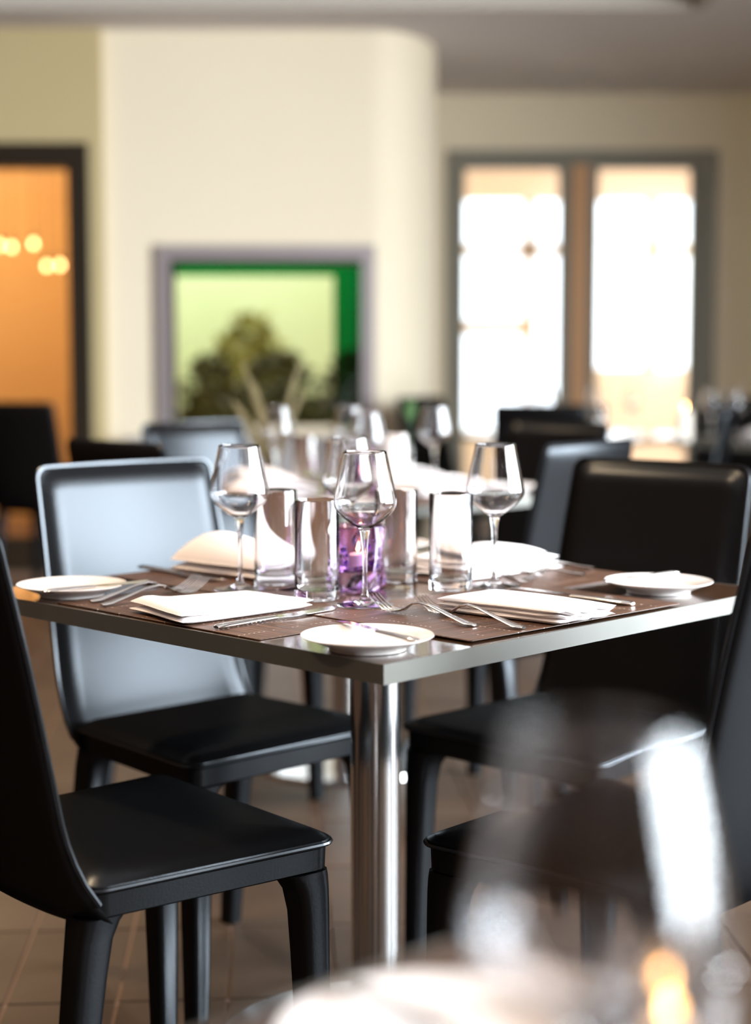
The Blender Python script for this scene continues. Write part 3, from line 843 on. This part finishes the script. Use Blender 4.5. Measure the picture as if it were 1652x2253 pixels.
# ================================================================== SECOND TABLE (blurred, straight behind)
T2 = (-0.08, 4.40)
table(T2[0], T2[1], PI/4, 'blurred dark table straight behind the laid one, grasses and glasses on it')
GC2 = 'black leather chairs around the second table'
chair(T2[0]-0.33, T2[1]-0.36, 0.72, 0.69, 'dark chair back at left, low behind the pale shining chair', GC2)
chair(T2[0]+0.36, T2[1]-0.40, -0.78, 0.63, 'blurred chair seen from behind with a bright white top edge, behind the right wine glass', GC2)
chair(T2[0]-0.275, T2[1]+0.39, 0.70, -0.71, 'blurred chair with pale blue front, left of the glasses on the second table', GC2)
chair(T2[0]+0.44, T2[1]+0.42, -0.70, -0.71, 'blurred black chair at the far right side of the second table', GC2)
GG2 = 'wine glasses on the second table'
wine_glass(-0.275, 4.62, zm0, 'blurred wine glass left of three on the second table, in front of the green window', GG2)
wine_glass(-0.075, 4.66, zm0, 'blurred wine glass middle of three on the second table', GG2)
wine_glass(0.165, 4.58, zm0, 'blurred wine glass right of three on the second table, beside the grey door jamb', GG2)
wine_glass(-0.02, 4.10, zm0, 'blurred wine glass at the near side of the second table', GG2)
GT2 = 'tumblers on the second table'
tumbler(-0.19, 4.44, zm0, 'blurred tumbler at the left of the second table', GT2)
tumbler(0.06, 4.50, zm0, 'blurred tumbler at the right of the second table', GT2)
tumbler(-0.10, 4.22, zm0, 'blurred tumbler near the front of the second table', GT2)
def mats_for(c, names):
    for k, lab in enumerate(names):
        a = PI/4 + k*PI/2
        placemat(c[0] + math.sin(a)*0.275, c[1] - math.cos(a)*0.275, zt + 0.0019*(k % 2), a, lab, 'woven placemats on the blurred tables')
mats_for(T2, ['blurred placemat at the near right side of the second table', 'blurred placemat at the far right side of the second table', 'blurred placemat at the far left side of the second table', 'blurred placemat at the near left side of the second table'])
GN2 = 'napkins on the second table'
def flat_napkin(cx, cy, a, z, label, group, hgt=0.02, seed=1):
    c, s_ = math.cos(a), math.sin(a)
    q = [(cx + x*c - y*s_, cy + x*s_ + y*c) for x, y in ((-0.12, -0.07), (0.12, -0.07), (0.12, 0.07), (-0.12, 0.07))]
    napkin_layers('napkin', q, z, [(0, 0.007, 0, 0, 0, 0), (0.007, 0.007, 0.01, 0.02, 0, 0.02), (0.014, 0.007, 0.02, 0, 0.02, 0)],
                  lambda u, v, l: hgt*math.exp(-((u-0.5)/0.4)**2)*(l/2), seed, label, group, nu=14, nv=10)
flat_napkin(T2[0]+0.24, T2[1]-0.08, PI/4, zm1, 'blurred napkin at the right of the second table', GN2, 0.03, 21)
flat_napkin(T2[0]-0.27, T2[1]+0.14, -PI/4, zm1, 'blurred napkin at the left of the second table', GN2, 0.03, 22)
flat_napkin(T2[0]-0.19, T2[1]-0.21, PI/4, zm1, 'blurred napkin at the near left side of the second table', GN2, 0.03, 23)
flat_napkin(T2[0]+0.15, T2[1]+0.25, PI/4, zm1, 'blurred napkin at the far right side of the second table', GN2, 0.03, 24)
plate(T2[0]+0.02, T2[1]-0.50, zt, 'blurred bread plate at the near corner of the second table')
plate(T2[0]+0.44, T2[1]+0.02, zt, 'blurred bread plate at the right corner of the second table')
plate(T2[0]-0.46, T2[1]+0.02, zt, 'blurred bread plate at the left corner of the second table')
votive(T2[0]+0.05, T2[1]-0.06, zt, 'blurred glass candle holder in the middle of the second table', gems=False)

# vase with dried grass blades on the second table
def blade_mesh(p0, p1, bend, w):
    m = MB(); L = []
    p0, p1 = Vector(p0), Vector(p1); d = (p1-p0); side = d.cross(Vector((0, 1, 0.15))).normalized(); n = side.cross(d).normalized()
    for i in range(9):
        t = i/8; c = p0 + d*t + Vector(bend)*math.sin(PI*t)*0.5*t
        ww = w*(0.35 + 0.65*math.sin(PI*min(1, 0.15+t*0.85)))*0.5 + 0.0004
        L.append([tuple(c - side*ww), tuple(c - n*0.0006), tuple(c + side*ww), tuple(c + n*0.0008)])
    return m.loft(L)
vz = empty('grass_vase', (-0.30, 4.76, zt)); tag(vz, 'small vase with crossing dried grass blades, in front of the green window', 'vase')
part('vase', MB().lathe([(0, 0), (0.022, 0), (0.027, 0.02), (0.024, 0.06), (0.013, 0.09), (0.015, 0.105), (0.012, 0.105), (0.010, 0.09), (0.020, 0.05), (0, 0.01)], 28), glass, vz)
for (p1, b, w) in (((-0.090, 0.0, 0.355), (0.03, 0, 0.0), 0.018), ((0.085, 0.02, 0.350), (-0.02, 0, 0.02), 0.016), ((-0.115, 0.0, 0.235), (0, 0, 0.05), 0.026), ((-0.05, -0.02, 0.29), (0, 0, 0.04), 0.018), ((0.10, -0.02, 0.27), (0, 0, 0.06), 0.018)):
    part('grass_blade', blade_mesh((0, 0, 0.03), p1, b, w), grass_m, vz)
bv = empty('bud_vase', (0.098, 4.70, zt)); tag(bv, 'bud vase with a small green sprig, left of the grey door jamb', 'vase')
part('vase', MB().lathe([(0, 0), (0.018, 0), (0.020, 0.02), (0.010, 0.06), (0.008, 0.11), (0.006, 0.11), (0.007, 0.06), (0, 0.01)], 24), glass, bv)
part('stem', MB().tube([(0, 0, 0.02), (0.002, 0, 0.12), (0.0, 0, 0.21)], 0.0012, 6), leaf_green, bv)
for (p1, w) in (((0.02, 0, 0.225), 0.012), ((-0.022, 0, 0.22), 0.012), ((0.012, 0.01, 0.245), 0.012), ((-0.008, -0.01, 0.25), 0.012)):
    part('leaf', blade_mesh((0, 0, 0.18), p1, (0, 0, 0.01), w), leaf_green, bv)

# ================================================================== FAR TABLES at the right, near the double door
T3 = (1.00, 7.75)
table(T3[0], T3[1], PI/4, 'far dark table in front of the glazed double door')
T4 = (1.92, 7.15)
table(T4[0], T4[1], PI/4, 'far table at the right edge with a lit candle')
GC3 = 'black leather chairs at the far tables'
chair(0.76, 7.16, 0.25, 0.97, 'far black chair seen from behind, below the left door leaf', GC3)
chair(1.13, 6.55, -0.95, 0.30, 'far black chair turned sideways, below the right door leaf', GC3)
chair(0.45, 8.05, 0.80, -0.60, 'far black chair beside the grey left door jamb', GC3)
chair(1.60, 8.00, -0.7, -0.7, 'far black chair behind the lit pillar candle', GC3)
chair(2.25, 7.95, -0.3, -0.95, 'far black chair at the right edge behind the last wine glass', GC3)
GG3 = 'wine glasses on the far tables'
wine_glass(0.80, 7.62, zt, 'far wine glass above the black chair, left of the orange door post', GG3)
wine_glass(0.72, 7.80, zt, 'far wine glass just behind the one left of the orange door post', GG3)
wine_glass(1.19, 7.60, zt, 'far wine glass below the right door pane', GG3)
wine_glass(1.06, 7.85, zt, 'far wine glass under the orange door post', GG3)
wine_glass(1.56, 7.10, zt, 'far wine glass at the right edge, beside the brown wall', GG3)
wine_glass(1.50, 7.32, zt, 'far wine glass near the lit pillar candle', GG3)
tumbler(1.02, 7.45, zt, 'far tumbler on the table before the double door', 'tumblers on the far tables')
tumbler(1.72, 7.02, zt, 'far tumbler on the table at the right edge', 'tumblers on the far tables')
flat_napkin(1.75, 7.30, PI/4, zt, 'far napkin on the table at the right edge', 'napkins on the far tables', 0.03, 31)
flat_napkin(0.80, 7.42, PI/4, zt, 'far napkin on the table before the double door', 'napkins on the far tables', 0.03, 32)
cd = empty('pillar_candle', (1.345, 7.13, zt)); tag(cd, 'lit pillar candle glowing orange on the far right table', 'candle')
part('candle', MB().lathe([(0, 0), (0.030, 0), (0.031, 0.003), (0.030, 0.128), (0.026, 0.131), (0, 0.127)], 28), wax, cd)
part('wick', MB().tube([(0, 0, 0.127), (0.001, 0, 0.136)], 0.001, 6), metal_black, cd)
flame(cd, 0.134, 0.032, emat('tall_flame', (1.0, 0.45, 0.16), 32.0))

# dark chairs by the left door
GC4 = 'black leather chairs by the left door'
chair(-1.50, 7.55, 0.35, 0.94, 'far black chair in front of the dark brown door frame', GC4)
chair(-2.05, 7.35, -0.5, 0.85, 'far black chair at the left edge before the orange room', GC4)

# ================================================================== NEAR TABLE at the lower right (very blurred)
T0 = (0.045, 0.365)
table(T0[0], T0[1], PI/4, 'very blurred near table cut by the lower edge')
plate(0.034, 0.800, zt, 'very blurred pinkish white bread plate at the bottom of the picture')
wine_glass(0.081, 0.588, zt, 'very blurred large wine glass at the lower right', 'wine glasses on the near table')
knife((0.095, 0.740), (-0.01, 0.845), zt+0.0135, 'butter', 'very blurred butter knife on the near bread plate', GK, 0.02)

votive(0.140, 0.765, zt, 'very blurred added candle holder for the orange reflection at the lower right corner', 0.7, False, False)  # added candle standing for an orange reflection in the near wine glass

# ================================================================== GARDEN outside the low window, LIGHTS
def shrub(x, y, w, h, n, seed, mats, label):
    s_ = empty('garden_shrub', (x, y, 0)); tag(s_, label, 'shrub', 'shrubs outside the low window')
    rnd = random.Random(seed); m = MB()
    for k in range(n):
        a = rnd.uniform(0, 2*PI); zz = rnd.random()
        r = w*math.sqrt(max(0.05, 1-zz**2.2))*rnd.uniform(0.55, 1.0)
        c = Vector((r*math.cos(a), r*math.sin(a)*0.6, h*zz*0.97 + 0.05))
        d = Vector((rnd.uniform(-1, 1), rnd.uniform(-1, 1), rnd.uniform(-0.3, 1))).normalized()*rnd.uniform(0.05, 0.10)
        e = d.cross(Vector((rnd.uniform(-1, 1), rnd.uniform(-1, 1), rnd.uniform(-1, 1)))).normalized()*rnd.uniform(0.018, 0.03)
        m.add([c, c+d*0.5+e, c+d, c+d*0.5-e], [(0, 1, 2, 3)])
    part('foliage', m, mats, s_, smooth=False, fixn=False)
    core = MB().lathe([(0, 0.05)] + [(w*0.75*math.sqrt(max(0, 1-(t/10)**2.2)), 0.05+h*0.86*t/10) for t in range(0, 10)] + [(0, h*0.9)], 16)
    o = part('inner_foliage', core, mats, s_); o.scale = (1, 0.6, 1)
    part('stem', MB().tube([(0, 0, 0), (0.01, 0, h*0.4)], 0.02, 6), bark_m, s_)

struct(part('garden_ground', MB().box(-7, 0.24, 8.76, 15.5, -0.06, -0.005), lawn_m, smooth=False))
# sunlit grass bank behind the shrubs
bank = MB(); L = []
for i in range(15):
    x = -4.5 + 4.6*i/14
    L.append([(x, 12.6, -0.005), (x, 12.65+0.05*math.sin(i*1.7), 0.9), (x, 13.1+0.04*math.sin(i*2.3), 2.0), (x, 13.9, 2.6+0.05*math.sin(i*1.1)), (x, 14.4, 2.6), (x, 14.4, -0.005)])
struct(part('garden_bank', bank.loft(L), lawn_m))
shrub(-0.82, 10.75, 0.42, 1.34, 1100, 1, leaf_olive, 'olive green domed shrub in the middle of the low window')
shrub(-1.02, 10.1, 0.33, 1.08, 900, 2, leaf_dark, 'dark low shrub at the left of the low window')
shrub(-0.56, 9.25, 0.46, 1.08, 1000, 3, leaf_dark, 'dark low shrub below the domed one')
shrub(-0.15, 10.1, 0.28, 1.10, 900, 4, leaf_dark, 'dark low shrub at the right of the low window')

def glint(x, y, z, label):  # added bulbs standing for points of light reflected in the left door
    p = empty('glint_lamp', (x, y, HC)); tag(p, label, 'pendant lamp', 'pendant lamps added for reflections in the left door')
    part('ceiling_rose', MB().lathe([(0, -0.001), (0.03, -0.001), (0.03, -0.012), (0.008, -0.02), (0, -0.02)], 20), metal_black, p)
    part('cord', MB().tube([(0, 0, -0.02), (0, 0, z-HC+0.05)], 0.0025, 6), metal_black, p)
    part('socket', MB().lathe([(0, z-HC+0.058), (0.010, z-HC+0.058), (0.012, z-HC+0.022), (0, z-HC+0.022)], 16), metal_black, p)
    part('bulb', MB().lathe([(0, z-HC+0.021), (0.007, z-HC+0.018), (0.013, z-HC+0.002), (0.014, z-HC-0.006), (0.009, z-HC-0.016), (0, z-HC-0.019)], 16), bulb_m, p)
for px, py, lab in ((8, 543, 'leftmost added bulb for a light reflected in the left door'), (34, 547, 'second added bulb from the left edge, for a light reflected in the left door'), (82, 540, 'third added bulb from the left edge, for a light reflected in the left door'), (110, 588, 'lower added bulb for a light reflected in the left door, left of the pair'), (139, 586, 'lower added bulb for a light reflected in the left door, beside the dark frame')):
    Y = 9.9
    glint((px-826)/F_PX*Y, Y, 1.10 + (788-py)/F_PX*Y, lab)
def plight(name, loc, power, col, rad):
    d = bpy.data.lights.new(name, 'POINT'); d.energy = power; d.color = col; d.shadow_soft_size = rad
    o = bpy.data.objects.new(name, d); COL.objects.link(o); o.location = loc; return o
plight('next_room_fill', (-3.0, 9.7, 2.3), 60, (1.0, 0.66, 0.34), 0.15)  # point light without a fixture, added to light the orange room

# unseen warm downlights, added for sparkle in the glasses and a warm floor
def added_downlight(x, y, z, label, power):
    o = empty('added_downlight', (x, y, z)); tag(o, label, 'added ceiling light', 'added warm downlights')
    part('trim_ring', MB().lathe([(0.038, -0.001), (0.050, -0.001), (0.052, -0.004), (0.048, -0.007), (0.040, -0.006)], 28), pmat('white_trim', (0.8, 0.8, 0.8), 0.4) if 'white_trim' not in MATS else MATS['white_trim'], o, fixn=False)
    part('lens', MB().lathe([(0, -0.0015), (0.038, -0.0015), (0.036, -0.004), (0, -0.0045)], 24), lamp_m, o)
    d = bpy.data.lights.new('added_beam', 'SPOT'); d.energy = power; d.color = (1.0, 0.72, 0.44); d.spot_size = 1.9; d.spot_blend = 0.6; d.shadow_soft_size = 0.12
    b = bpy.data.objects.new('added_beam', d); COL.objects.link(b); b.location = (x, y, z-0.03)
added_downlight(-1.1, 0.9, HT, 'downlight over the left of the near table', 45)
added_downlight(0.2, 1.0, HT, 'downlight over the near table', 12)
added_downlight(-1.15, 2.95, HT, 'downlight left of the laid table', 125)
added_downlight(-1.7, 5.6, HT, 'downlight left of the second table', 220)
added_downlight(0.6, 5.6, HT, 'downlight over the second table', 30)
